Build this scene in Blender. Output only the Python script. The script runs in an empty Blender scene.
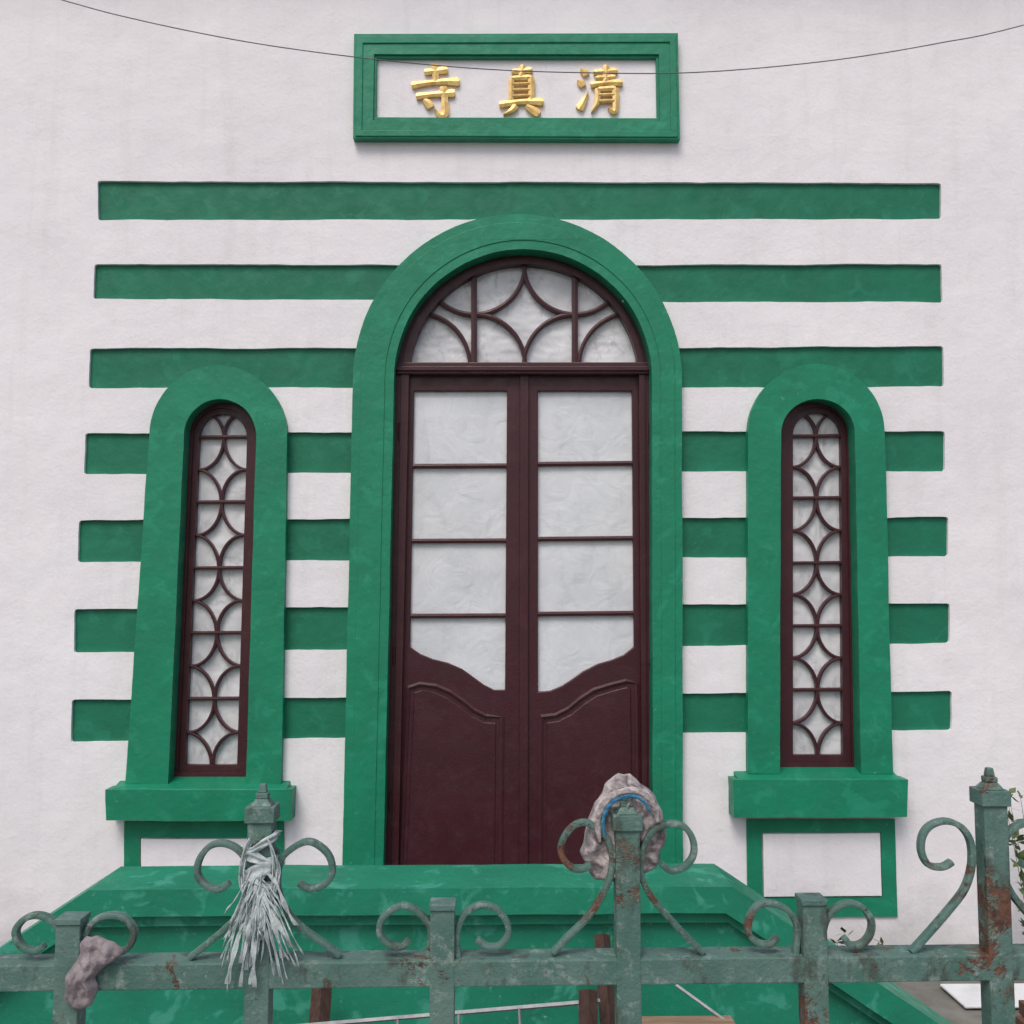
import bpy, bmesh, math, random
from mathutils import Vector, Matrix, Euler, noise
from mathutils.geometry import tessellate_polygon
random.seed(7)
scn=bpy.context.scene
# ---------------------------------------------------------------- camera
CP=Vector((0,-6.07,2.1)); F=1024.0
eul=Euler((math.radians(90+4.6),math.radians(0.0),math.radians(-1.0)),'XYZ')
R=eul.to_matrix()
cd=bpy.data.cameras.new("camera"); cam=bpy.data.objects.new("camera",cd)
scn.collection.objects.link(cam); cam.location=CP; cam.rotation_euler=eul
cd.sensor_width=36; cd.lens=36; cd.clip_end=2000; cd.clip_start=0.05
scn.camera=cam
# survey function: measured photo station -> metric point on the vertical plane y=Y
def S(u,v,Y=0.0):
    d=R@Vector(((u-512)/F,-(v-512)/F,-1)); t=(Y-CP.y)/d.y
    return CP+d*t
# ---------------------------------------------------------------- materials
def nt(name):
    m=bpy.data.materials.new(name); m.use_nodes=True
    n=m.node_tree; return m,n,n.nodes['Principled BSDF']
def N(n,t,**k):
    x=n.nodes.new(t)
    for a,b in k.items():
        if a in x.inputs: x.inputs[a].default_value=b
        else: setattr(x,a,b)
    return x
def noi(n,scale,detail=3,rough=.6,stretch=None,dist=0):
    t=N(n,'ShaderNodeTexNoise'); t.inputs['Scale'].default_value=scale; t.inputs['Detail'].default_value=detail
    t.inputs['Roughness'].default_value=rough; t.inputs['Distortion'].default_value=dist
    tc=N(n,'ShaderNodeTexCoord'); src=tc.outputs['Object']
    if stretch:
        mp=N(n,'ShaderNodeMapping'); mp.inputs['Scale'].default_value=stretch
        n.links.new(src,mp.inputs[0]); src=mp.outputs[0]
    n.links.new(src,t.inputs['Vector']); return t.outputs['Fac']
def ramp(n,fac,a,b,ca=(0,0,0,1),cb=(1,1,1,1)):
    r=N(n,'ShaderNodeValToRGB'); r.color_ramp.elements[0].position=a; r.color_ramp.elements[1].position=b
    r.color_ramp.elements[0].color=ca; r.color_ramp.elements[1].color=cb
    n.links.new(fac,r.inputs[0]); return r.outputs[0]
def mix(n,fac,a,b,mode='MIX'):
    m=N(n,'ShaderNodeMix',data_type='RGBA',blend_type=mode)
    if isinstance(fac,(int,float)): m.inputs[0].default_value=fac
    else: n.links.new(fac,m.inputs[0])
    for i,c in ((6,a),(7,b)):
        if isinstance(c,tuple): m.inputs[i].default_value=c if len(c)==4 else (*c,1)
        else: n.links.new(c,m.inputs[i])
    return m.outputs[2]
def math_(n,op,a,b):
    m=N(n,'ShaderNodeMath',operation=op)
    for i,c in ((0,a),(1,b)):
        if isinstance(c,(int,float)): m.inputs[i].default_value=c
        else: n.links.new(c,m.inputs[i])
    return m.outputs[0]
def bump(n,p,hs,strength=.8):
    """hs: list of (height socket, distance m) summed into one bump node"""
    tot=None
    for h,d in hs:
        t=math_(n,'MULTIPLY',h,d*100); tot=t if tot is None else math_(n,'ADD',tot,t)
    b=N(n,'ShaderNodeBump'); b.inputs['Strength'].default_value=strength; b.inputs['Distance'].default_value=.01
    n.links.new(tot,b.inputs['Height']); n.links.new(b.outputs[0],p.inputs['Normal'])

def m_plaster():
    m,n,p=nt("white_plaster")
    c=mix(n,ramp(n,noi(n,.9,4),.35,.7),(.865,.835,.870),(.785,.755,.790))
    c=mix(n,math_(n,'MULTIPLY',ramp(n,noi(n,2.2,5,.7,stretch=(3.5,1,.35)),.52,.80),.32),c,(.58,.56,.575))
    c=mix(n,math_(n,'MULTIPLY',ramp(n,noi(n,16,4,.75),.62,.74),.35),c,(.60,.58,.58))
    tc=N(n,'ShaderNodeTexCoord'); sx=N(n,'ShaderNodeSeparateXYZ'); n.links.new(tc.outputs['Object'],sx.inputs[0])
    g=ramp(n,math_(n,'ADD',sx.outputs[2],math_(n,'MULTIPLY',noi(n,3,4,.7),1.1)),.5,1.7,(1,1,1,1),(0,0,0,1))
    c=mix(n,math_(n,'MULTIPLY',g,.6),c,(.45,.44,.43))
    n.links.new(c,p.inputs['Base Color']); p.inputs['Roughness'].default_value=.85
    bump(n,p,[(noi(n,4.5,3,.5),.015),(noi(n,48,3,.7),.003)])
    return m
def m_paint(name,col,dark,light,rough=.5,bs=9,bd=.008,patch=.5,chip=None,spec=.4):
    m,n,p=nt(name)
    c=mix(n,ramp(n,noi(n,3,4,.65),.35,.7),col,dark)
    c=mix(n,math_(n,'MULTIPLY',ramp(n,noi(n,6.5,3,.6,dist=.6),.56,.64),patch),c,light)
    nz=noi(n,24,4,.8)
    c=mix(n,math_(n,'MULTIPLY',ramp(n,nz,.58,.70),.5),c,light)
    if chip: c=mix(n,math_(n,'MULTIPLY',ramp(n,nz,.70,.72),.8),c,chip)
    n.links.new(c,p.inputs['Base Color'])
    rr=ramp(n,noi(n,12,2,.6),.3,.8,(rough-.1,)*3+(1,),(rough+.15,)*3+(1,)); n.links.new(rr,p.inputs['Roughness'])
    p.inputs['Specular IOR Level'].default_value=spec
    bump(n,p,[(noi(n,bs,2,.6),bd),(noi(n,70,2,.7),.0015)])
    return m
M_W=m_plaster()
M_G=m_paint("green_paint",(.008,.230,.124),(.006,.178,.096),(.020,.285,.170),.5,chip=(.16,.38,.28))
M_GS=m_paint("green_stripe_shaded",(.007,.175,.097),(.005,.132,.073),(.016,.215,.130),.6,chip=(.12,.28,.22))  # surround green made darker: shade of the recessed stripes painted into the colour
M_G2=m_paint("green_parapet_paint",(.012,.235,.138),(.009,.17,.10),(.055,.33,.235),.55,chip=(.27,.44,.36),patch=.75)
M_D=m_paint("maroon_paint",(.056,.0145,.0205),(.044,.0108,.016),(.080,.026,.033),.38,bs=5,bd=.003,patch=.3)
def m_pane(name,dk,a,b_):
    m,n,p=nt(name)
    c=mix(n,ramp(n,noi(n,2.6,4,.6),.3,.72),a,b_)
    c=mix(n,math_(n,'MULTIPLY',ramp(n,noi(n,9,5,.72,stretch=(1,1,.5),dist=1.0),.52,.72),dk),c,(.30,.31,.33))
    n.links.new(c,p.inputs['Base Color']); p.inputs['Roughness'].default_value=.55
    p.inputs['Coat Weight'].default_value=.7; p.inputs['Coat Roughness'].default_value=.06
    bump(n,p,[(noi(n,6,3,.5,dist=1.5),.009)],.7)
    return m
M_C=m_pane("milky_glass_pane",.22,(.74,.76,.80),(.60,.62,.66)); M_CW=m_pane("milky_window_pane",.8,(.76,.77,.80),(.50,.51,.54))
def m_gold():
    m,n,p=nt("gold_leaf")
    c=mix(n,ramp(n,noi(n,25,3),.4,.7),(.80,.56,.22),(.55,.34,.10))
    n.links.new(c,p.inputs['Base Color']); p.inputs['Metallic'].default_value=.35; p.inputs['Roughness'].default_value=.4
    return m
M_AU=m_gold()
def m_fence():
    m,n,p=nt("weathered_iron_paint")
    c=mix(n,ramp(n,noi(n,9,4,.7),.35,.65),(.055,.135,.110),(.105,.185,.160))
    c=mix(n,math_(n,'MULTIPLY',ramp(n,noi(n,38,4,.75),.54,.66),.8),c,(.22,.285,.26))
    c=mix(n,math_(n,'MULTIPLY',ramp(n,noi(n,17,4,.7,stretch=(1,1,.5)),.55,.65),.8),c,(.05,.060,.050))
    tc=N(n,'ShaderNodeTexCoord'); sx=N(n,'ShaderNodeSeparateXYZ'); n.links.new(tc.outputs['Object'],sx.inputs[0])
    rf=math_(n,'ADD',noi(n,11,6,.78,dist=.5),math_(n,'MULTIPLY',sx.outputs[0],.04))
    rm=ramp(n,rf,.575,.63)
    rc=mix(n,ramp(n,noi(n,60,3),.35,.65),(.060,.026,.017),(.155,.070,.042))
    c=mix(n,rm,c,rc); n.links.new(c,p.inputs['Base Color']); p.inputs['Roughness'].default_value=.65
    bump(n,p,[(rm,-.0012),(noi(n,90,3,.7),.003)]); return m
M_F=m_fence()
def m_simple(name,a,b_,scale=10,rough=.7,bd=.004,metal=0,stretch=None):
    m,n,p=nt(name); c=mix(n,ramp(n,noi(n,scale,4,.65,stretch=stretch),.38,.64),a,b_)
    n.links.new(c,p.inputs['Base Color']); p.inputs['Roughness'].default_value=rough; p.inputs['Metallic'].default_value=metal
    bump(n,p,[(noi(n,scale*3,3,.6,stretch=stretch),bd)]); return m
M_GR=m_simple("ground_concrete",(.22,.21,.19),(.12,.115,.10),2.2,.9,.02)
M_PV=m_simple("pavement_concrete",(.30,.29,.28),(.2,.195,.19),3,.9,.01)
M_WOOD=m_simple("dark_wood",(.045,.020,.016),(.08,.04,.028),9,.7,.004,stretch=(6,6,.6))
M_BRICK=m_simple("old_brick",(.16,.07,.05),(.09,.05,.04),14,.9,.004)
M_LW=m_simple("raw_wood",(.36,.24,.16),(.22,.14,.09),7,.75,.003,stretch=(.6,6,6))
M_AL=m_simple("aluminium",(.30,.31,.32),(.18,.19,.20),14,.55,.001,.35)
M_WIRE=m_simple("wire_black",(.09,.09,.095),(.14,.14,.14),9,.6,.001)
M_PL=m_simple("plastic_film",(.52,.58,.58),(.26,.32,.325),50,.45,.002)
M_RAG=m_simple("rag_cloth",(.30,.26,.27),(.17,.145,.155),40,.9,.003)
M_HAT=m_simple("cap_fabric",(.50,.45,.44),(.17,.14,.15),48,.95,.003)
M_BLUE=m_simple("blue_trim",(.02,.14,.27),(.04,.22,.34),30,.8,.002)
M_LEAF=m_simple("leaf",(.05,.10,.03),(.11,.14,.05),20,.55,.002)
M_ROOF=m_simple("roof_tile",(.16,.07,.05),(.10,.05,.04),4,.8,.01)
M_FOAM=m_simple("white_block",(.75,.76,.78),(.62,.63,.64),5,.8,.003)
# ---------------------------------------------------------------- mesh helpers
def empty(name):
    e=bpy.data.objects.new(name,None); scn.collection.objects.link(e); return e
def obj(name,verts,faces,mat,parent=None,bevel=0,smooth=False,seg=2,recalc=True):
    me=bpy.data.meshes.new(name); me.from_pydata([tuple(v) for v in verts],[],faces)
    bm=bmesh.new(); bm.from_mesh(me)
    if recalc: bmesh.ops.recalc_face_normals(bm,faces=bm.faces)
    bm.to_mesh(me); bm.free()
    o=bpy.data.objects.new(name,me); scn.collection.objects.link(o)
    if mat: me.materials.append(mat)
    if parent: o.parent=parent
    if smooth:
        for p in me.polygons: p.use_smooth=True
    if bevel:
        b=o.modifiers.new("bevel",'BEVEL'); b.width=bevel; b.segments=seg; b.limit_method='ANGLE'; b.angle_limit=math.radians(40)
    return o
def join_meshes(name,parts,mat,parent=None,bevel=0,smooth=False):
    V=[];Fs=[]
    for v,f in parts:
        k=len(V); V+=list(v); Fs+=[[i+k for i in q] for q in f]
    return obj(name,V,Fs,mat,parent,bevel,smooth)
def prism_geo(loops,Y0,Y1):
    """loops: lists of (x,z); first = outline, rest = holes"""
    V=[];Fc=[];n=sum(len(l) for l in loops)
    tri=tessellate_polygon([[Vector((x,z,0)) for x,z in l] for l in loops])
    flat=[q for l in loops for q in l]
    V=[(x,Y0,z) for x,z in flat]+[(x,Y1,z) for x,z in flat]
    for t in tri: Fc.append(list(t)); Fc.append([i+n for i in reversed(t)])
    k=0
    for l in loops:
        m=len(l)
        for i in range(m):
            a=k+i;b=k+(i+1)%m; Fc.append([a,b,b+n,a+n])
        k+=m
    return V,Fc
def resamp(l,step):
    out=[]
    for i in range(len(l)):
        a=l[i];b=l[(i+1)%len(l)]; d=math.dist(a,b); k=max(1,int(d/step))
        for j in range(k): out.append((a[0]+(b[0]-a[0])*j/k,a[1]+(b[1]-a[1])*j/k))
    return out
def wl(l,Y,jit=0.0,step=0):
    """measured loop -> metric (x,z) loop, optional hand-made wobble (m)"""
    if step: l=resamp(l,step)
    o=[]
    for u,v in l:
        p=S(u,v,Y); x,z=p.x,p.z
        if jit:
            q=noise.noise_vector(Vector((x*3.1,0,z*3.1)))+.45*noise.noise_vector(Vector((x*14,4,z*14)))
            x+=q.x*jit; z+=q.z*jit
        o.append((x,z))
    return o
def prism(name,loops,Y0,Y1,mat,parent,bevel=0,jit=0,step=0,seg=2):
    L=[wl(l,Y0,jit,step) for l in loops]
    V,Fc=prism_geo(L,Y0,Y1); return obj(name,V,Fc,mat,parent,bevel,seg=seg)
def rect(u0,v0,u1,v1): return [(u0,v0),(u1,v0),(u1,v1),(u0,v1)]
def rrect(c,r=4):
    """rounded quad from 4 corners"""
    out=[]
    for i in range(4):
        p=Vector(c[i]);a=Vector(c[i-1]);b=Vector(c[(i+1)%4]); da=(a-p).normalized()*r; db=(b-p).normalized()*r
        for t in (0,.33,.66,1):
            q=(p+da)*(1-t)**2+p*2*t*(1-t)+(p+db)*t*t; out.append((q.x,q.y))
    return out
def arch(uL,uR,vs,vt,bL,bR,vb,n=40):
    """closed loop: arch with slightly battered jambs"""
    cx=(uL+uR)/2; rx=(uR-uL)/2; ry=vs-vt
    pts=[(bL,vb)]
    for i in range(n+1):
        a=math.pi-math.pi*i/n; pts.append((cx+rx*math.cos(a),vs-ry*math.sin(a)))
    pts.append((bR,vb)); return pts
def ring(outer,inner): return outer+list(reversed(inner))
def box3(x0,x1,y0,y1,z0,z1):
    V=[(x,y,z) for x in(x0,x1) for y in(y0,y1) for z in(z0,z1)]
    return V,[[0,1,3,2],[4,6,7,5],[0,4,5,1],[2,3,7,6],[0,2,6,4],[1,5,7,3]]
def catmull(P,k=6,dim=2):
    P=[Vector(p) for p in P]; out=[]
    for i in range(len(P)-1):
        p0=P[max(i-1,0)];p1=P[i];p2=P[i+1];p3=P[min(i+2,len(P)-1)]
        for j in range(k):
            t=j/k; out.append(.5*((2*p1)+(p2-p0)*t+(2*p0-5*p1+4*p2-p3)*t*t+(3*p1-p0-3*p2+p3)*t**3))
    out.append(P[-1]); return out
def band(pts,w,Y0,Y1,crown=0.0):
    """planar bar following pts (x,z); w = width or list; crown raises the middle of the front face"""
    n=len(pts); V=[];Fc=[]
    P=[Vector((p[0],p[1])) for p in pts]
    for i in range(n):
        t=(P[min(i+1,n-1)]-P[max(i-1,0)]).normalized(); nn=Vector((-t.y,t.x)); ww=(w[i] if isinstance(w,list) else w)/2
        a=P[i]+nn*ww; b=P[i]-nn*ww
        V+=[(a.x,Y1,a.y),(a.x,Y0,a.y),(P[i].x,Y0-crown,P[i].y),(b.x,Y0,b.y),(b.x,Y1,b.y)]
    for i in range(n-1):
        for j in range(5):
            a=i*5+j;b=i*5+(j+1)%5; Fc.append([a,b,b+5,a+5])
    Fc.append([0,1,2,3,4]); k=(n-1)*5; Fc.append([k+4,k+3,k+2,k+1,k]); return V,Fc
def bandpx(pts,wpx,Y0,Y1,crown=.002,smooth=True,k=5):
    q=catmull(pts,k) if smooth else [Vector(p) for p in pts]
    mpp=(Y0-CP.y)/F
    return band([(S(a.x,a.y,Y0).x,S(a.x,a.y,Y0).z) for a in q],wpx*mpp,Y0,Y1,crown)
def tube(pts,r,seg=8):
    V=[];Fc=[];P=[Vector(p) for p in pts];n=len(P); prev=None
    for i in range(n):
        t=(P[min(i+1,n-1)]-P[max(i-1,0)]).normalized()
        ref=Vector((0,0,1)) if abs(t.z)<.9 else Vector((1,0,0))
        if prev is not None and prev.cross(t).length>.1: ref=prev
        a=t.cross(ref).normalized(); b=a.cross(t).normalized(); prev=b
        rr=r[i] if isinstance(r,list) else r
        for j in range(seg):
            an=2*math.pi*j/seg; V.append(P[i]+(a*math.cos(an)+b*math.sin(an))*rr)
    for i in range(n-1):
        for j in range(seg): Fc.append([i*seg+j,i*seg+(j+1)%seg,(i+1)*seg+(j+1)%seg,(i+1)*seg+j])
    Fc.append(list(range(seg))[::-1]); Fc.append([(n-1)*seg+j for j in range(seg)]); return V,Fc

# ---------------------------------------------------------------- mosque
mosque=empty("mosque_building")
# openings
D_out=arch(353,682,380,214,341,683,925)
D_in =arch(394,652,378,249,382,653,925)
L_out=arch(149,287,437,365,125,281,784)
L_in =arch(184,256,436,399,168,246,784)
Rr_out=arch(748,885,433,364,748,893,774)
R_in =arch(781,855,433,399,780,861,774)
def shrink(l,d):
    P=[Vector(p) for p in l];n=len(P);o=[]
    ar=sum(P[i].x*P[(i+1)%n].y-P[(i+1)%n].x*P[i].y for i in range(n)); s=1 if ar>0 else -1
    for i in range(n):
        a=(P[i]-P[i-1]).normalized(); b=(P[(i+1)%n]-P[i]).normalized()
        na=Vector((-a.y,a.x))*s; nb=Vector((-b.y,b.x))*s; m=(na+nb); m=m/max(m.length_squared/2,1e-6)
        q=P[i]+m*d; o.append((q.x,q.y))
    return o
holesO=[shrink(D_in,-8),shrink(L_in,-6),shrink(R_in,-6)]
slots=[]
def slot(a,b,c,d): slots.append([a,b,c,d])
slot((98,181),(941,183),(941,219),(98,220))
slot((94,264),(416,265),(414,300),(93,299)); slot((620,265),(942,264),(943,302),(622,302))
slot((90,348),(372,348),(372,387),(89,388)); slot((665,348),(943,346),(944,386),(665,388))
for (ll,lt,lb,rl,rt,rb) in ((85,433,474,945,431,471),(79,520,562,948,517,556),(75,609,653,950,603,643),(72,700,742,952,691,730)):
    def T(u): return lt+(rt-lt)*(u-ll)/(rl-ll)
    def B(u): return lb+(rb-lb)*(u-ll)/(rl-ll)
    for u0,u1 in ((ll,165),(268,368),(668,765),(872,rl)):
        slot((u0,T(u0)),(u1,T(u1)),(u1,B(u1)),(u0-(1 if u0==ll else 0),B(u0)))
outer=[(-7.5,-.3),(7.5,-.3),(7.5,6.5),(-7.5,6.5)]
loops=[outer]+[wl(h,0) for h in holesO]+[wl(rrect(s,3),0,.0055,6) for s in slots]
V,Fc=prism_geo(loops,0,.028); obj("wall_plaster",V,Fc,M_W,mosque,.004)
loops=[[(-3.4,-.2),(3.4,-.2),(3.4,5.2),(-3.4,5.2)]]+[wl(h,0) for h in holesO]
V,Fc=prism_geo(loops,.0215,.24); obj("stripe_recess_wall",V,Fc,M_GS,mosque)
bx=[box3(-7.5,-7.2,.03,9,-.3,6.5),box3(7.2,7.5,.03,9,-.3,6.5),box3(-7.2,7.2,8.7,9,-.3,6.5),box3(-7.2,7.2,.25,8.7,6.2,6.49),
    box3(-7.2,-3.41,.03,.24,-.3,6.19),box3(3.41,7.2,.03,.24,-.3,6.19),box3(-3.4,3.4,.03,.24,5.21,6.19)]
join_meshes("wall_body",bx,M_W,mosque)
join_meshes("added_shade_eave",[box3(-8,8,-.42,9.3,6.5,6.62),box3(-7.8,7.8,-.22,9.1,6.38,6.499)],M_W,mosque,.01)  # unseen eave, added to darken the top of the wall softly
V=[(-8,-.4,6.625),(8,-.4,6.625),(8,9.3,6.625),(-8,9.3,6.625),(-4,4.4,8.6),(4,4.4,8.6)]
obj("roof",V,[[0,1,5,4],[1,2,5],[2,3,4,5],[3,0,4],[0,3,2,1]],M_ROOF,mosque)
# surrounds
def surround(name,o,i,depth=.05):
    prism(name,[ring(o,i)],-depth,.15,M_G,mosque,.011,.003,9,seg=3)
surround("door_surround",D_out,D_in,.055)
prism("door_surround_fillet",[ring(arch(361,675,380,222,350,676,925),arch(385,661,379,240,373,662,925))],-.060,-.02,M_G,mosque,.005,.0018,9)
surround("window_surround_left",L_out,L_in); surround("window_surround_right",Rr_out,R_in)
# sills
def sill(name,u0,u1,v0,v1):
    prism(name,[[(u0,v0+10),(u1,v0+10),(u1-1,v1),(u0+1,v1)]],-.13,.02,M_G,mosque,.014,.004,10,3)
    a=S(u0+6,v0+10,-.13); b=S(u1-6,v0+10,-.13)
    z0=a.z-.006; z1=b.z-.006; x0=a.x; x1=b.x
    V=[(x0,-.12,z0-.012),(x1,-.12,z1-.012),(x1,.1,z1-.012),(x0,.1,z0-.012),(x0,-.12,z0+.010),(x1,-.12,z1+.010),(x1,.1,z1+.055),(x0,.1,z0+.055)]
    obj(name+"_slope",V,[[0,1,2,3],[4,5,6,7],[0,1,5,4],[1,2,6,5],[2,3,7,6],[3,0,4,7]],M_G,mosque,.006)
sill("window_sill_left",105,292,780,821); sill("window_sill_right",733,908,770,817)
# panels below sills
def apron(name,o,i):
    prism(name+"_border",[o,i],-.014,.02,M_G,mosque,.006,.003,9)
    prism(name+"_panel",[shrink(i,1.2)],-.022,.02,M_W,mosque,.006,.0015,9)
apron("apron_left",rect(124,822,284,930),rect(140,838,268,912))
apron("apron_right",[(747,819),(895,819),(898,917),(748,917)],[(762,833),(881,832),(883,897),(763,898)])
# sign
sign=empty("mosque_name_sign")
prism("frame",[[(354,34),(678,33),(680,139),(353,138)],[(374,54),(659,54),(660,121),(373,120)]],-.06,.01,M_G,sign,.008,.0012,12,3)
prism("frame_outer_bead",[[(356,36),(676,35),(678,137),(355,136)],[(363,43),(670,42),(671,131),(362,130)]],-.068,.0,M_G,sign,.004)
prism("frame_inner_step",[[(372,52),(661,52),(662,123),(371,122)],[(377,58),(656,58),(657,118),(376,117)]],-.045,.0,M_G,sign,.003)
prism("board",[rect(373,54,660,121)],-.018,.005,M_W,sign,.0)
chars={
 'si':((410,461,64,117),[[(28,15,9),(50,13,8),(74,10,12)],[(47,0,11),(50,18,9),(50,36,8)],[(3,40,11),(30,36,7),(65,33,8),(97,33,13)],[(12,61,10),(45,57,7),(88,54,12)],[(65,42,11),(68,65,9),(68,92,11),(60,96,9),(48,85,3)],[(26,67,5),(36,74,11),(42,82,10)]]),
 'zhen':((499,544,65,115),[[(28,14,9),(74,9,10)],[(54,0,10),(48,24,8)],[(28,25,9),(27,74,8)],[(28,26,7),(72,24,9)],[(72,23,11),(72,74,9)],[(30,38,5.5),(70,37,5.5)],[(30,50,5.5),(70,49,5.5)],[(30,62,5.5),(70,61,5.5)],[(1,79,11),(50,73,8),(99,73,13)],[(38,80,11),(28,90,8),(10,99,3)],[(60,81,6),(76,90,12),(90,98,12)]]),
 'qing':((577,623,65,113),[[(8,8,5),(16,14,11),(22,21,10)],[(1,32,5),(9,37,11),(15,44,10)],[(4,92,13),(12,80,10),(24,56,3)],[(36,15,9),(88,11,10)],[(40,27,7),(84,24,8)],[(64,0,11),(62,38,8)],[(30,41,10),(60,37,7),(99,36,12)],[(45,48,9),(44,76,8),(32,98,3)],[(45,50,7),(84,48,9)],[(84,47,11),(84,86,9),(80,96,9),(68,89,3)],[(47,62,6),(82,61,6)],[(47,75,6),(82,74,6)]])}
for cn,(bb,st) in chars.items():
    parts=[]
    for k,s in enumerate(st):
        uu=lambda x:bb[0]+(bb[1]-bb[0])*x/100; vv=lambda y:bb[2]+(bb[3]-bb[2])*y/100
        q=catmull([(a,b,w) for a,b,w in s],5,3); sc=(bb[1]-bb[0])/100*6.03/F
        y0=-.036-.0006*k
        pts=[(S(uu(a.x),vv(a.y),y0).x,S(uu(a.x),vv(a.y),y0).z) for a in q]
        W=[a.z*sc*(1.5 if a.z>6.5 else 1.25) for a in q]; W[0]*=.7; W[-1]*=.75
        parts.append(band(pts,W,y0,-.015,.005))
    join_meshes("character_"+cn,parts,M_AU,sign)
# ---- door (child of building)
FY=.085
prism("door_frame",[ring(arch(394,652,378,249,382,653,925),arch(407,641,379,262,394,645,925))],FY-.02,.15,M_D,mosque,.005,.0,0)
prism("door_frame_bead",[ring(arch(401,645,378,257,390,648,925),arch(409,639,379,264,397,643,925))],FY-.032,.13,M_D,mosque,.004)
prism("transom",[rect(396,362,650,374)],FY-.045,.15,M_D,mosque,.006)
prism("transom_moulding",[rect(396,366,650,370.5)],FY-.06,.1,M_D,mosque,.004)
# fan light bars
fan=[]
Yb=.080
for u,vt in ((474,277),(575,277)): fan.append(bandpx([(u,vt),(u,364)],6,Yb,.13,.003,False))
def arcpts(cx,cy,rx,ry,a0,a1,n=14): return [(cx+rx*math.cos(math.radians(a0+(a1-a0)*i/n)),cy-ry*math.sin(math.radians(a0+(a1-a0)*i/n))) for i in range(n+1)]
for c in ((474,264,51,50,0,-90),(575,264,51,50,180,270),(474,364,51,50,0,90),(575,364,51,50,180,90)):
    fan.append(bandpx(arcpts(*c),4.2,Yb+.004,.13,.003,False))
fan.append(bandpx(arcpts(474,264,51,50,-90,-138),4.2,Yb+.003,.13,.003,False)); fan.append(bandpx(arcpts(575,264,51,50,-90,-42),4.2,Yb+.003,.13,.003,False))
fan.append(bandpx(arcpts(419,366,51,53,78,2),4.2,Yb+.005,.13,.003,False)); fan.append(bandpx(arcpts(630,366,51,53,102,178),4.2,Yb+.005,.13,.003,False))
join_meshes("fanlight_bars",fan,M_D,mosque)
# leaves
LY=.098
gl=[(414,391),(507,391),(505,690),(494,690),(484,685),(473,677),(462,669),(448,663),(432,659),(420,654),(410,647)]
gr=[(538,391),(632,391),(634,647),(624,655),(612,660),(598,664),(584,671),(573,679),(562,686),(550,691),(538,692)]
prism("door_leaf_left",[[(403,373),(523,373),(521,925),(390,925)],gl],LY,.145,M_D,mosque,.005)
prism("door_leaf_right",[[(527,373),(645,373),(649,925),(525,925)],gr],LY,.145,M_D,mosque,.005)
prism("door_astragal",[[(520,373),(529,373),(528,925),(519,925)]],LY-.02,.13,M_D,mosque,.005)
bars=[]
for v in (466,541,616):
    k=(v-391)/260*4
    bars.append(bandpx([(412-k,v),(508-k*.3,v-.5)],4.5,LY+.006,.135,.004,False)); bars.append(bandpx([(537,v-2),(634,v-3)],4.5,LY+.006,.135,.004,False))
join_meshes("door_glazing_bars",bars,M_D,mosque)
pl=[(408,688),(420,684),(436,686),(450,692),(463,701),(474,710),(486,716),(502,717),(500,925),(398,925)]
pr=[(541,717),(556,715),(568,709),(580,699),(594,690),(610,685),(626,681),(637,683),(640,925),(540,925)]
for nm,q in (("left",pl),("right",pr)):
    prism("door_panel_"+nm,[shrink(q,6)],LY-.008,.13,M_D,mosque,.007)
    V,Fc=bandpx(q+[q[0]],4.5,LY-.006,.12,.005,False); obj("door_panel_moulding_"+nm,V,Fc,M_D,mosque)
hg=[]
for u,v in ((399,432),(394,655),(390,800),(648,432),(649,655),(650,800)):
    a=S(u,v-9,LY-.03);b=S(u,v+9,LY-.03); hg.append(tube([a,b],.009,10))
join_meshes("door_hinges",hg,M_D,mosque)
def sheet(name,u0,v0,u1,v1,Y,mat,parent,amp=0,fx=9,fz=2.2):
    a=S(u0,v0,Y);b=S(u1,v1,Y); nx,nz=64,110; V=[];Fc=[]
    for j in range(nz+1):
        for i in range(nx+1):
            x=a.x+(b.x-a.x)*i/nx; z=a.z+(b.z-a.z)*j/nz
            y=Y+(amp*(noise.noise(Vector((x*fx,1,z*fz)))+.6*noise.noise(Vector((x*fx*2.3,5,z*fz*3)))) if amp else 0)
            V.append((x,y,z))
    for j in range(nz):
        for i in range(nx): k=j*(nx+1)+i; Fc.append([k,k+1,k+nx+2,k+nx+1])
    return obj(name,V,Fc,mat,parent,smooth=bool(amp))
sheet("door_panes",386,368,660,925,.128,M_C,mosque,.003)
sheet("fanlight_panes",386,250,660,368.5,.122,M_CW,mosque,.006,9,9)
sheet("left_window_panes",165,402,262,790,.118,M_CW,mosque,.006,12,7)
sheet("right_window_panes",776,402,866,780,.118,M_CW,mosque,.006,12,7)
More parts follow.
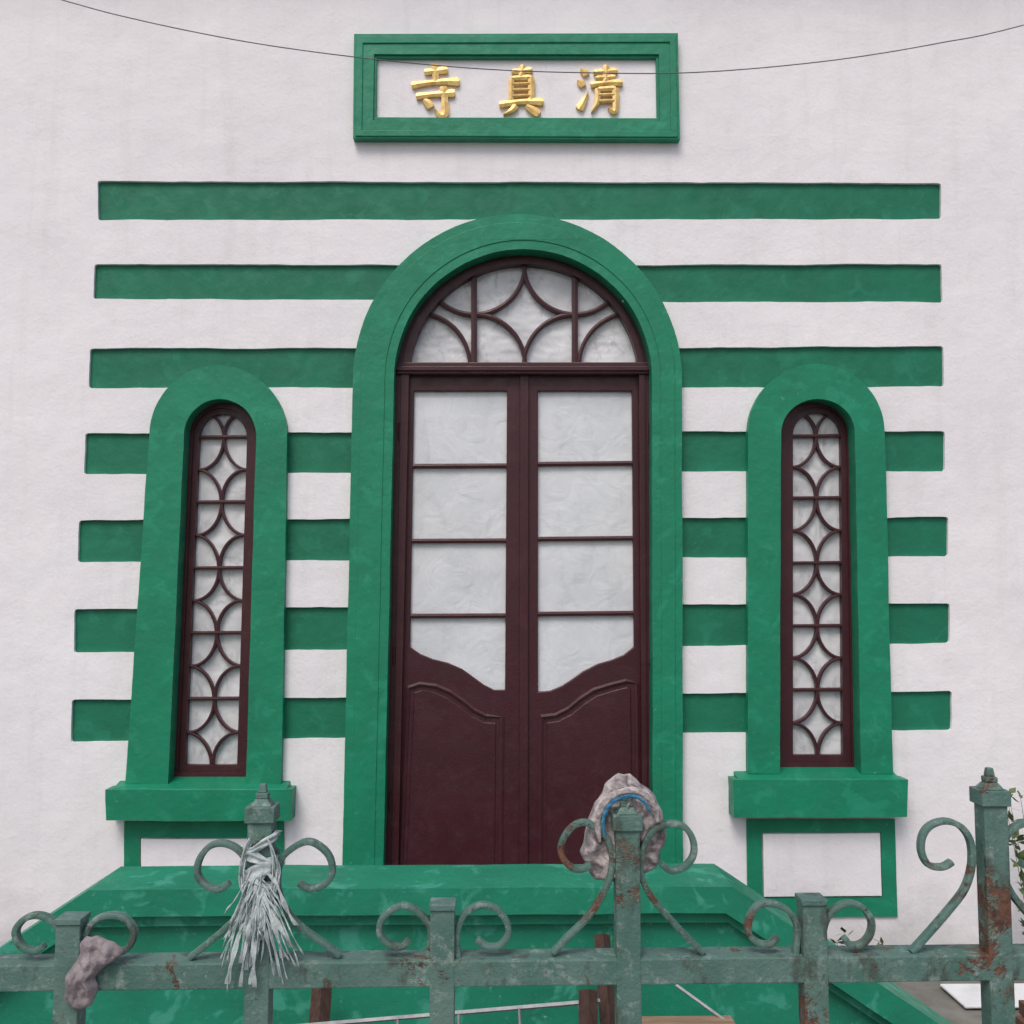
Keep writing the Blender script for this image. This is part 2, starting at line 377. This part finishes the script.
# ---- side windows
def window(nm,fo,fi,si,vbars,xl,xr,vtop):
    prism(nm+"_frame",[fo,fi],.06,.15,M_D,mosque,.005)
    prism(nm+"_sash",[shrink(fi,-1),si],.075,.135,M_D,mosque,.004)
    parts=[]
    def sx(v): t=(v-vtop)/(vbars[-1]-vtop); return xl[0]+(xl[1]-xl[0])*t, xr[0]+(xr[1]-xr[0])*t
    for v in vbars[:-1]:
        a,b=sx(v); parts.append(bandpx([(a-2,v),(b+2,v-.5)],3.3,.083,.125,.002,False))
    cells=list(zip(vbars[:-1],vbars[1:]))
    for v0,v1 in cells:
        a0,b0=sx(v0);a1,b1=sx(v1); hw=(b0-a0)/2;hh=(v1-v0)/2
        for c in ((a0,v0,hw,hh,0,-90),(b0,v0,hw,hh,180,270),(a1,v1,hw,hh,0,90),(b1,v1,hw,hh,180,90)):
            parts.append(bandpx(arcpts(*c),2.7,.086,.122,.002,False))
    v0=vbars[0];a0,b0=sx(v0);hw=(b0-a0)/2;hh=(vbars[1]-v0)/2
    for c in ((a0,v0,hw,hh*.8,0,58),(b0,v0,hw,hh*.8,180,122)): parts.append(bandpx(arcpts(*c),2.7,.086,.122,.002,False))
    join_meshes(nm+"_lattice",parts,M_D,mosque)
window("left_window",arch(186,257,436,401,170,246,783),arch(193,251,437,408,178,241,773),arch(199,247,438,414,185,237,765),
       [437,502,568,633,699,766],(199,185),(248,238),437)
window("right_window",arch(780,853,433,400,779,859,773),arch(787,847,434,407,786,852,763),arch(793,841,435,413,793,843,755),
       [436,498,563,626,690,756],(792,792),(841,844),436)

# ---------------------------------------------------------------- stair with parapet
stair=empty("entrance_staircase")
pB=-.97; pF=-1.37  # back / front of coping
aL=S(121,869,pB); aR=S(714,861,pB); zt=(aL.z+aR.z)/2; xL=aL.x; xR=aR.x; sl=.662
def para(zoff,y0,y1,th,name,inset=0,bev=.012):
    run=(zt+.05)/sl
    top=[(xL-run,-.05),(xL,zt),(xR,zt),(xR+run,-.05)]
    top=[(x,z+zoff) for x,z in top]
    k=math.sqrt(1+sl*sl)*th; 
    bot=[(xL-run,top[0][1]-k),(xL+ (k-th)/sl*1,zt+zoff-th),(xR-(k-th)/sl,zt+zoff-th),(xR+run,top[3][1]-k)]
    loop=top+bot[::-1]
    loop=resamp(loop,.12); o=[]
    for x,z in loop:
        q=noise.noise_vector(Vector((x*2.5,9,z*2.5))); o.append((x+q.x*.005,z+q.z*.008))
    V,Fc=prism_geo([o],y0,y1); obj(name,V,Fc,M_G2,stair,bev,seg=3)
para(0,pF,pB,.115,"coping",bev=.016)
para(-.11,pF+.045,pB-.03,.06,"coping_bed_mould",bev=.006)
run=(zt)/sl
body=[(xL-run+.1,-.1),(xL,zt-.12),(xR,zt-.12),(xR+run-.1,-.1)]
V,Fc=prism_geo([resamp(body,.2)],pF+.085,pB-.06); obj("parapet_wall",V,Fc,M_G2,stair)
# landing and steps
st=[box3(xL+.05,xR-.05,pB-.07,-.001,-.1,.30)]
for i in range(2):
    st.append(box3(xL+.05-.30*(i+1),xL+.0495-.30*i,pB-.07,-.001,-.1,.20-.1*i)); st.append(box3(xR-.0495+.30*i,xR-.05+.30*(i+1),pB-.07,-.001,-.1,.20-.1*i))
join_meshes("landing_and_steps",st,M_PV,stair,.006)

# ---------------------------------------------------------------- ground
V=[];Fc=[]; n=60; xs=[(i/n*2-1) for i in range(n+1)]
xs=[math.copysign(abs(a)**3*400,a) for a in xs]
for j in xs:
    for i in xs:
        V.append((i,j,.0+.006*noise.noise(Vector((i*1.5,j*1.5,0)))))
for j in range(n):
    for i in range(n): k=j*(n+1)+i; Fc.append([k,k+1,k+n+2,k+n+1])
obj("ground",V,Fc,M_GR)
V,Fc=box3(-20,20,-9,-4.2,-.2,.5); obj("pavement",V,Fc,M_PV,bevel=.01)

# ---------------------------------------------------------------- iron fence
fence=empty("iron_fence"); FYY=-4.37
mp=1.70/F
def hline(u): return 975-(u/1024)*11
a=S(-900,hline(-900),FYY); b=S(1900,hline(1900),FYY)
V,Fc=band([(a.x+(b.x-a.x)*i/120,a.z+(b.z-a.z)*i/120+.0012*noise.noise(Vector((i*.21,0,0)))) for i in range(121)],24*mp,FYY-.018,FYY+.004,0); rail=[(V,Fc)]
V2,F2=band([(a.x,a.z+11*mp),(b.x,b.z+11*mp)],3*mp,FYY-.0165,FYY+.036,0); rail.append((V2,F2))
join_meshes("rail",rail,M_F,fence,.002)
lo=S(0,970,FYY).z-.62
V,Fc=box3(a.x,b.x,FYY-.012,FYY+.004,lo,lo+.045); obj("bottom_rail",V,Fc,M_F,fence,.002)
def post(u,vtop,w,tall,zofs=0):
    P=S(u,vtop,FYY); x=P.x; z=P.z; h=w/2*mp; pr=[]
    y0,y1=FYY-.019,FYY+.017
    if tall:
        pr.append(box3(x-h,x+h,y0,y1,.4,z-.055))
        hh=h*1.22; pr.append(box3(x-hh,x+hh,FYY-hh,FYY+hh,z-.0548,z-.030))
        def fr(z0,r0,z1,r1):
            V=[(x+s*r0,FYY+t*r0,z0) for s,t in((-1,-1),(1,-1),(1,1),(-1,1))]+[(x+s*r1,FYY+t*r1,z1) for s,t in((-1,-1),(1,-1),(1,1),(-1,1))]
            return V,[[3,2,1,0],[4,5,6,7],[0,1,5,4],[1,2,6,5],[2,3,7,6],[3,0,4,7]]
        pr.append(fr(z-.0298,h*.9,z-.019,h*.5)); pr.append(fr(z-.0189,h*.5,z-.010,h*.5)); pr.append(fr(z-.0099,h*.36,z+.004,h*.26))
    else:
        pr.append(box3(x-h,x+h,y0,y1,.4,z-.010)); hh=h*1.08
        pr.append(box3(x-hh,x+hh,FYY-hh-.001,FYY+hh,z-.0098,z-.0))
    join_meshes("post",pr,M_F,fence,.0015)
tall_s=[(76,956),(62,940),(40,916),(23,892),(15,868),(17,843),(27,829),(42,822),(56,826),(66,838),(67,853),(59,865),(46,869),(35,863)]
short_s=[(15,960),(13,944),(14,928),(22,914),(36,907),(51,910),(61,922),(61,936),(53,946),(41,948),(33,941)]
def scrolls(u,pts,dv,s=1.0,sides=(-1,1),base=958):
    for sd in sides:
        q=[]; s2=s*random.uniform(.94,1.05)
        for i,(du,v) in enumerate(pts): 
            vv=v+dv*min(1,(base-v)/60) if v<base else v
            q.append((u+sd*du*s2+(random.uniform(-1.2,1.2) if i>1 else 0),vv+(hline(u)-970)*.6+random.uniform(-1,1)))
        V,Fc=bandpx(q,5.8,FYY-.008,FYY+.007,.0008,True,5); obj("scroll",V,Fc,M_F,fence,.0015)
for u,v,t in ((-110,805,1),(73,915,0),(263,786,1),(443,901,0),(626,794,1),(811,896,0),(989,770,1),(1172,888,0),(1350,760,1),(-290,915,0)):
    post(u,v,23.5,t)
    if t: scrolls(u,tall_s,(20 if u==263 else 3),1.0)
    else: scrolls(u,short_s,(8 if u<100 else 0),1.0)
V,Fc=box3(-9,9,-4.55,-4.2,.505,.62); obj("fence_plinth",V,Fc,M_PV,bevel=.01)

# ---------------------------------------------------------------- things on the fence
# torn plastic film knotted round the tall post
parts=[]
kc=S(262,872,FYY)
def ribbon(P,w,ph,tws=.5):
    V=[];Fc=[];n=len(P)
    for j,p in enumerate(P):
        tw=ph+j*tws; ww=w*(.7+.3*math.sin(j*.8+ph))
        d=Vector((math.cos(tw),.6*math.sin(tw),.25*math.sin(tw)))*ww
        V+=[p-d,p-d*.4+Vector((0,-.25*w,0)),p+d*.4+Vector((0,.25*w,0)),p+d]
    for j in range(n-1):
        k=j*4
        for q in range(3): Fc.append([k+q,k+q+1,k+q+5,k+q+4])
    return V,Fc
def wrapb(z,tilt,hw,n=34):
    """crinkled band of film pulled round the square post"""
    V=[];Fc=[];ph=random.random()*6;m=6
    for j in range(n+1):
        an=2*math.pi*j/n; sq=1/max(abs(math.cos(an)),abs(math.sin(an)))
        rr=.0220*min(sq,1.2)+.002
        for k in range(m+1):
            s=k/m*2-1; cr=.0035*noise.noise(Vector((an*1.2+ph,s*3.5,ph)))+.0025*math.cos(s*5+an+ph)
            r2=rr+cr+.003*(1-s*s)
            V.append((kc.x+r2*math.cos(an),FYY-.001+r2*math.sin(an),z+tilt*math.cos(an)+s*hw*(1+.35*math.sin(2*an+ph))))
    for j in range(n):
        for k in range(m): q=j*(m+1)+k; Fc.append([q,q+1,q+m+2,q+m+1])
    return V,Fc
for z,t,w_ in ((.046,.016,.006),(.028,-.012,.009),(.008,.012,.011),(-.012,-.010,.011),(-.030,.016,.009),(-.048,-.006,.006)):
    parts.append(wrapb(kc.z+z,t,w_))
for i in range(58):
    fam=random.choice((-1,-1,0,0,1,1,1)); L=random.uniform(.05,.145)
    x0=kc.x+random.uniform(-.014,.016)+fam*.004; z0=kc.z-random.uniform(-.01,.05)
    ex={-1:-.036,0:-.006,1:.045}[fam]+random.uniform(-.012,.012)
    ph=random.random()*9; fr=random.uniform(2,6); am=random.uniform(.002,.006); P=[]
    for j in range(19):
        t=j/18; P.append(Vector((x0+ex*t**.75+am*math.sin(fr*t+ph)*t**.5,FYY-.025-.012*math.sin(2.6*t)-.003*math.sin(fr*1.3*t+ph),z0-L*t+.4*am*math.cos(fr*1.5*t))))
    if i%3: parts.append(tube(P,[.0011+.0006*math.sin(k+ph) for k in range(19)],5))
    else: parts.append(ribbon(P,random.choice((.003,.0045,.006)),ph*.1,random.uniform(-.06,.06)))
for i in range(12):
    ph=random.random()*6; P=[]; s=random.choice((-1,1)); A=random.uniform(.008,.022)
    for j in range(17):
        t=j/16; P.append(Vector((kc.x+s*(.014+A*math.sin(math.pi*t)),FYY-.024-.006*math.sin(5*t+ph),kc.z+.055-.11*t+.006*math.sin(7*t+ph))))
    parts.append(tube(P,.0014,5))
join_meshes("torn_plastic_strips",parts,M_PL,None,0,True)
# cloths
def cloth(name,outline,Y,mat,thick,folds,seed,rad=0,fine=.05):
    """outline: rows of (v,uL,uR)"""
    V=[];Fc=[];K=12;nx=44
    rows=catmull([(a,b,c) for a,b,c in outline],K,3)
    c0=S((outline[0][1]+outline[0][2])/2,outline[0][0],Y)
    for side in (0,1):
        for j,r in enumerate(rows):
            for i in range(nx+1):
                t=i/nx; u=r.y+(r.z-r.y)*t; p=S(u,r.x,Y)
                bul=math.sqrt(max(0,1-(2*t-1)**2))*math.sqrt(max(0,math.sin(math.pi*min(max((j+.3)/(len(rows)-.4),0),1))))
                wv=noise.noise(Vector((p.x*folds,seed,p.z*folds*.5)))*.5+.3*noise.noise(Vector((p.x*folds*2.6,seed,p.z*folds*1.6)))
                if rad:
                    d=math.hypot(p.x-c0.x,p.z-c0.z); an=math.atan2(p.x-c0.x,c0.z-p.z+.01)
                    wv+=.55*(1-abs(math.sin(an*rad+2.2*noise.noise(Vector((d*16,seed,an))))))*min(1,d/.03)-.3
                wv+=fine*noise.noise(Vector((p.x*200,seed,p.z*200)))
                yy=Y-(thick*bul*(1+wv*1.2) if side==0 else -thick*.6*bul)
                V.append((p.x+.006*noise.noise(Vector((p.z*45,seed,0))),yy,p.z+.004*noise.noise(Vector((p.x*70,seed,0)))))
    m=len(rows)*(nx+1)
    for s in (0,1):
        for j in range(len(rows)-1):
            for i in range(nx): k=s*m+j*(nx+1)+i; Fc.append([k,k+1,k+nx+2,k+nx+1])
    return obj(name,V,Fc,mat,None,0,True)
cloth("cloth_rag",[(936,88,96),(942,80,114),(952,80,124),(960,76,114),(966,72,104),(978,68,98),(992,64,97),(1003,66,92),(1008,72,84)],FYY-.027,M_RAG,.016,46,3)
# cap pulled over the tall post, hem turned up with a blue edge
cloth("fabric_cap",[(774,618,630),(779,610,638),(788,604,648),(800,596,656),(816,589,663),(834,584,666),(850,582,663),(864,584,656),(873,590,645),(880,598,618)],FYY+.030,M_HAT,.038,34,8,4,.06)
hat=bpy.data.objects["fabric_cap"]
def hem(pts,y,hw,mat,name):
    q=catmull(pts,8); V=[];Fc=[];n=len(q);m=6
    for i,p in enumerate(q):
        c=S(p.x,p.y,y); t=(q[min(i+1,n-1)]-q[max(i-1,0)]).normalized(); nn=Vector((-t.y,-t.x))
        ww=hw*(1+.45*noise.noise(Vector((i*.22,hw*99,1))))*min(1,.35+min(i,n-1-i)/10)
        for k in range(m+1):
            s=k/m*2-1; V.append((c.x+nn.x*s*ww,c.y-ww*.75*math.sqrt(max(0,1-s*s))+.0025*noise.noise(Vector((i*.4,k*.7,2))),c.z+nn.y*s*ww*(1)))
    for i in range(n-1):
        for k in range(m): a=i*(m+1)+k; Fc.append([a,a+1,a+m+2,a+m+1])
    obj(name,V,Fc,mat,hat,0,True)
hem([(600,842),(598,826),(601,811),(609,799),(621,792),(635,791),(647,797),(655,808),(658,822)],FYY-.010,.0060,M_HAT,"turned_hem")
hem([(605,838),(603,824),(606,811),(613,802),(624,797),(636,797),(645,803),(651,813)],FYY-.016,.0030,M_BLUE,"blue_edge")

# ---------------------------------------------------------------- wire
wp=[(-500,-190,),(-200,-75),(55,-2),(130,18),(220,37),(300,50),(400,62),(500,70),(600,73),(680,73),(760,68),(850,58),(940,43),(1024,25),(1250,-40),(1500,-130)]
V,Fc=tube([S(p.x,p.y,-.5) for p in catmull(wp,6)],.0030,6); obj("overhead_wire",V,Fc,M_WIRE,None,0,True)

# ---------------------------------------------------------------- yard clutter
a=S(255,1030,-1.62); b=S(600,1001,-1.62); off=Vector((0.02,-.16,-.30))
parts=[tube([a,b],.010,4),tube([a+off,b+off],.010,4)]
for i in range(6):
    t=.06+.88*i/5; p=a.lerp(b,t); parts.append(tube([p,p+off],.007,8))
join_meshes("aluminium_ladder",parts,M_AL)
def stick(name,p,q,w,mat):
    V,Fc=tube([p,p.lerp(q,.5),q],w,4); return obj(name,V,Fc,mat,None,.002)
p=S(602,935,-1.40); stick("wooden_post",p,Vector((p.x+.01,-1.75,.0)),.036,M_WOOD)
p=S(588,990,-1.66); stick("wooden_post",p,Vector((p.x-.02,-1.9,.0)),.04,M_WOOD)
p=S(322,985,-1.42); stick("wooden_post",p,Vector((p.x+.03,-1.8,.0)),.045,M_WOOD)
p=S(676,985,-1.45); q=S(752,1040,-1.7); stick("metal_pipe",p,q+(q-p)*.9,.009,M_AL)
p=S(640,1018,-1.60); q=S(732,1014,-1.60)
cr=[box3(p.x,q.x,-1.95,-1.58,p.z-.03,p.z)]+[box3(xx,xx+.04,yy,yy+.04,.004,p.z-.031) for xx in (p.x+.02,q.x-.06) for yy in (-1.93,-1.64)]+[box3(p.x+.005,q.x-.005,-1.955,-1.951+.0,p.z-.2,p.z-.1)]
join_meshes("wooden_crate",cr,M_LW,None,.004)
p=S(975,1000,-.6); V,Fc=box3(p.x-.12,p.x+.42,-.75,-.45,.01,p.z+.03); obj("white_block",V,Fc,M_FOAM,None,.02)
p=S(1015,1000,-.9)
join_meshes("brick_pile",[box3(p.x-.05,p.x+.18,-1.1,-.99,.01,.075),box3(p.x-.02,p.x+.2,-1.08,-.97,.0755,.14),box3(p.x-.3,p.x-.1,-1.2,-1.1,.01,.075)],M_BRICK,None,.005)
# straggling weeds
def weed(name,x,y,z0,h,nst,spread,leaf):
    parts=[]
    for s in range(nst):
        an=random.uniform(-1,1)*spread; pts=[];ph=random.random()*6
        for j in range(9):
            t=j/8; pts.append(Vector((x+random.uniform(-.002,.002)+an*t*h+.03*math.sin(3*t+ph)*t,y+.04*math.sin(2*t+ph),z0+h*t*(1-.25*abs(an)))))
        parts.append(tube(pts,[.003*(1-.6*i/8) for i in range(9)],5))
        for j in range(2,9):
            for k in range(3):
                p=pts[j]+Vector((random.uniform(-.01,.01),0,random.uniform(-.02,.02))); d=Vector((random.uniform(-1,1),random.uniform(-.8,.8),random.uniform(-.3,.6))).normalized(); l=leaf*random.uniform(.6,1.2)
                sd=d.cross(Vector((random.random(),random.random(),1))).normalized()*l*.28
                parts.append(([p,p+d*l*.5+sd,p+d*l,p+d*l*.5-sd],[[0,1,2,3]]))
    join_meshes(name,parts,M_LEAF)
weed("weed_plant",S(848,950,-.55).x,-.55,0.0,.30,8,.9,.065)
weed("weed_plant",S(1036,900,-.3).x,-.3,0.0,1.0,8,.2,.07)

# ---------------------------------------------------------------- light
w=bpy.data.worlds.new("World"); scn.world=w; w.use_nodes=True; nn=w.node_tree
sky=nn.nodes.new('ShaderNodeTexSky'); sky.sky_type='NISHITA'; sky.sun_disc=False
EL=math.radians(54); AZ=math.radians(200)  # compass direction of the sun (0=+Y, clockwise)
sky.sun_elevation=EL; sky.sun_rotation=AZ; sky.dust_density=4; sky.air_density=1.2
bg=nn.nodes['Background']; bg.inputs[1].default_value=.132; nn.links.new(sky.outputs[0],bg.inputs[0])
sd=bpy.data.lights.new("sun",'SUN'); sd.energy=1.35; sd.angle=math.radians(24); sd.color=(1,.97,.94)
so=bpy.data.objects.new("sun",sd); scn.collection.objects.link(so)
d=Vector((math.sin(AZ)*math.cos(EL),math.cos(AZ)*math.cos(EL),math.sin(EL)))
so.rotation_euler=d.to_track_quat('Z','Y').to_euler(); so.location=d*20
scn.view_settings.view_transform='Standard'; scn.view_settings.look='None'; scn.view_settings.exposure=0
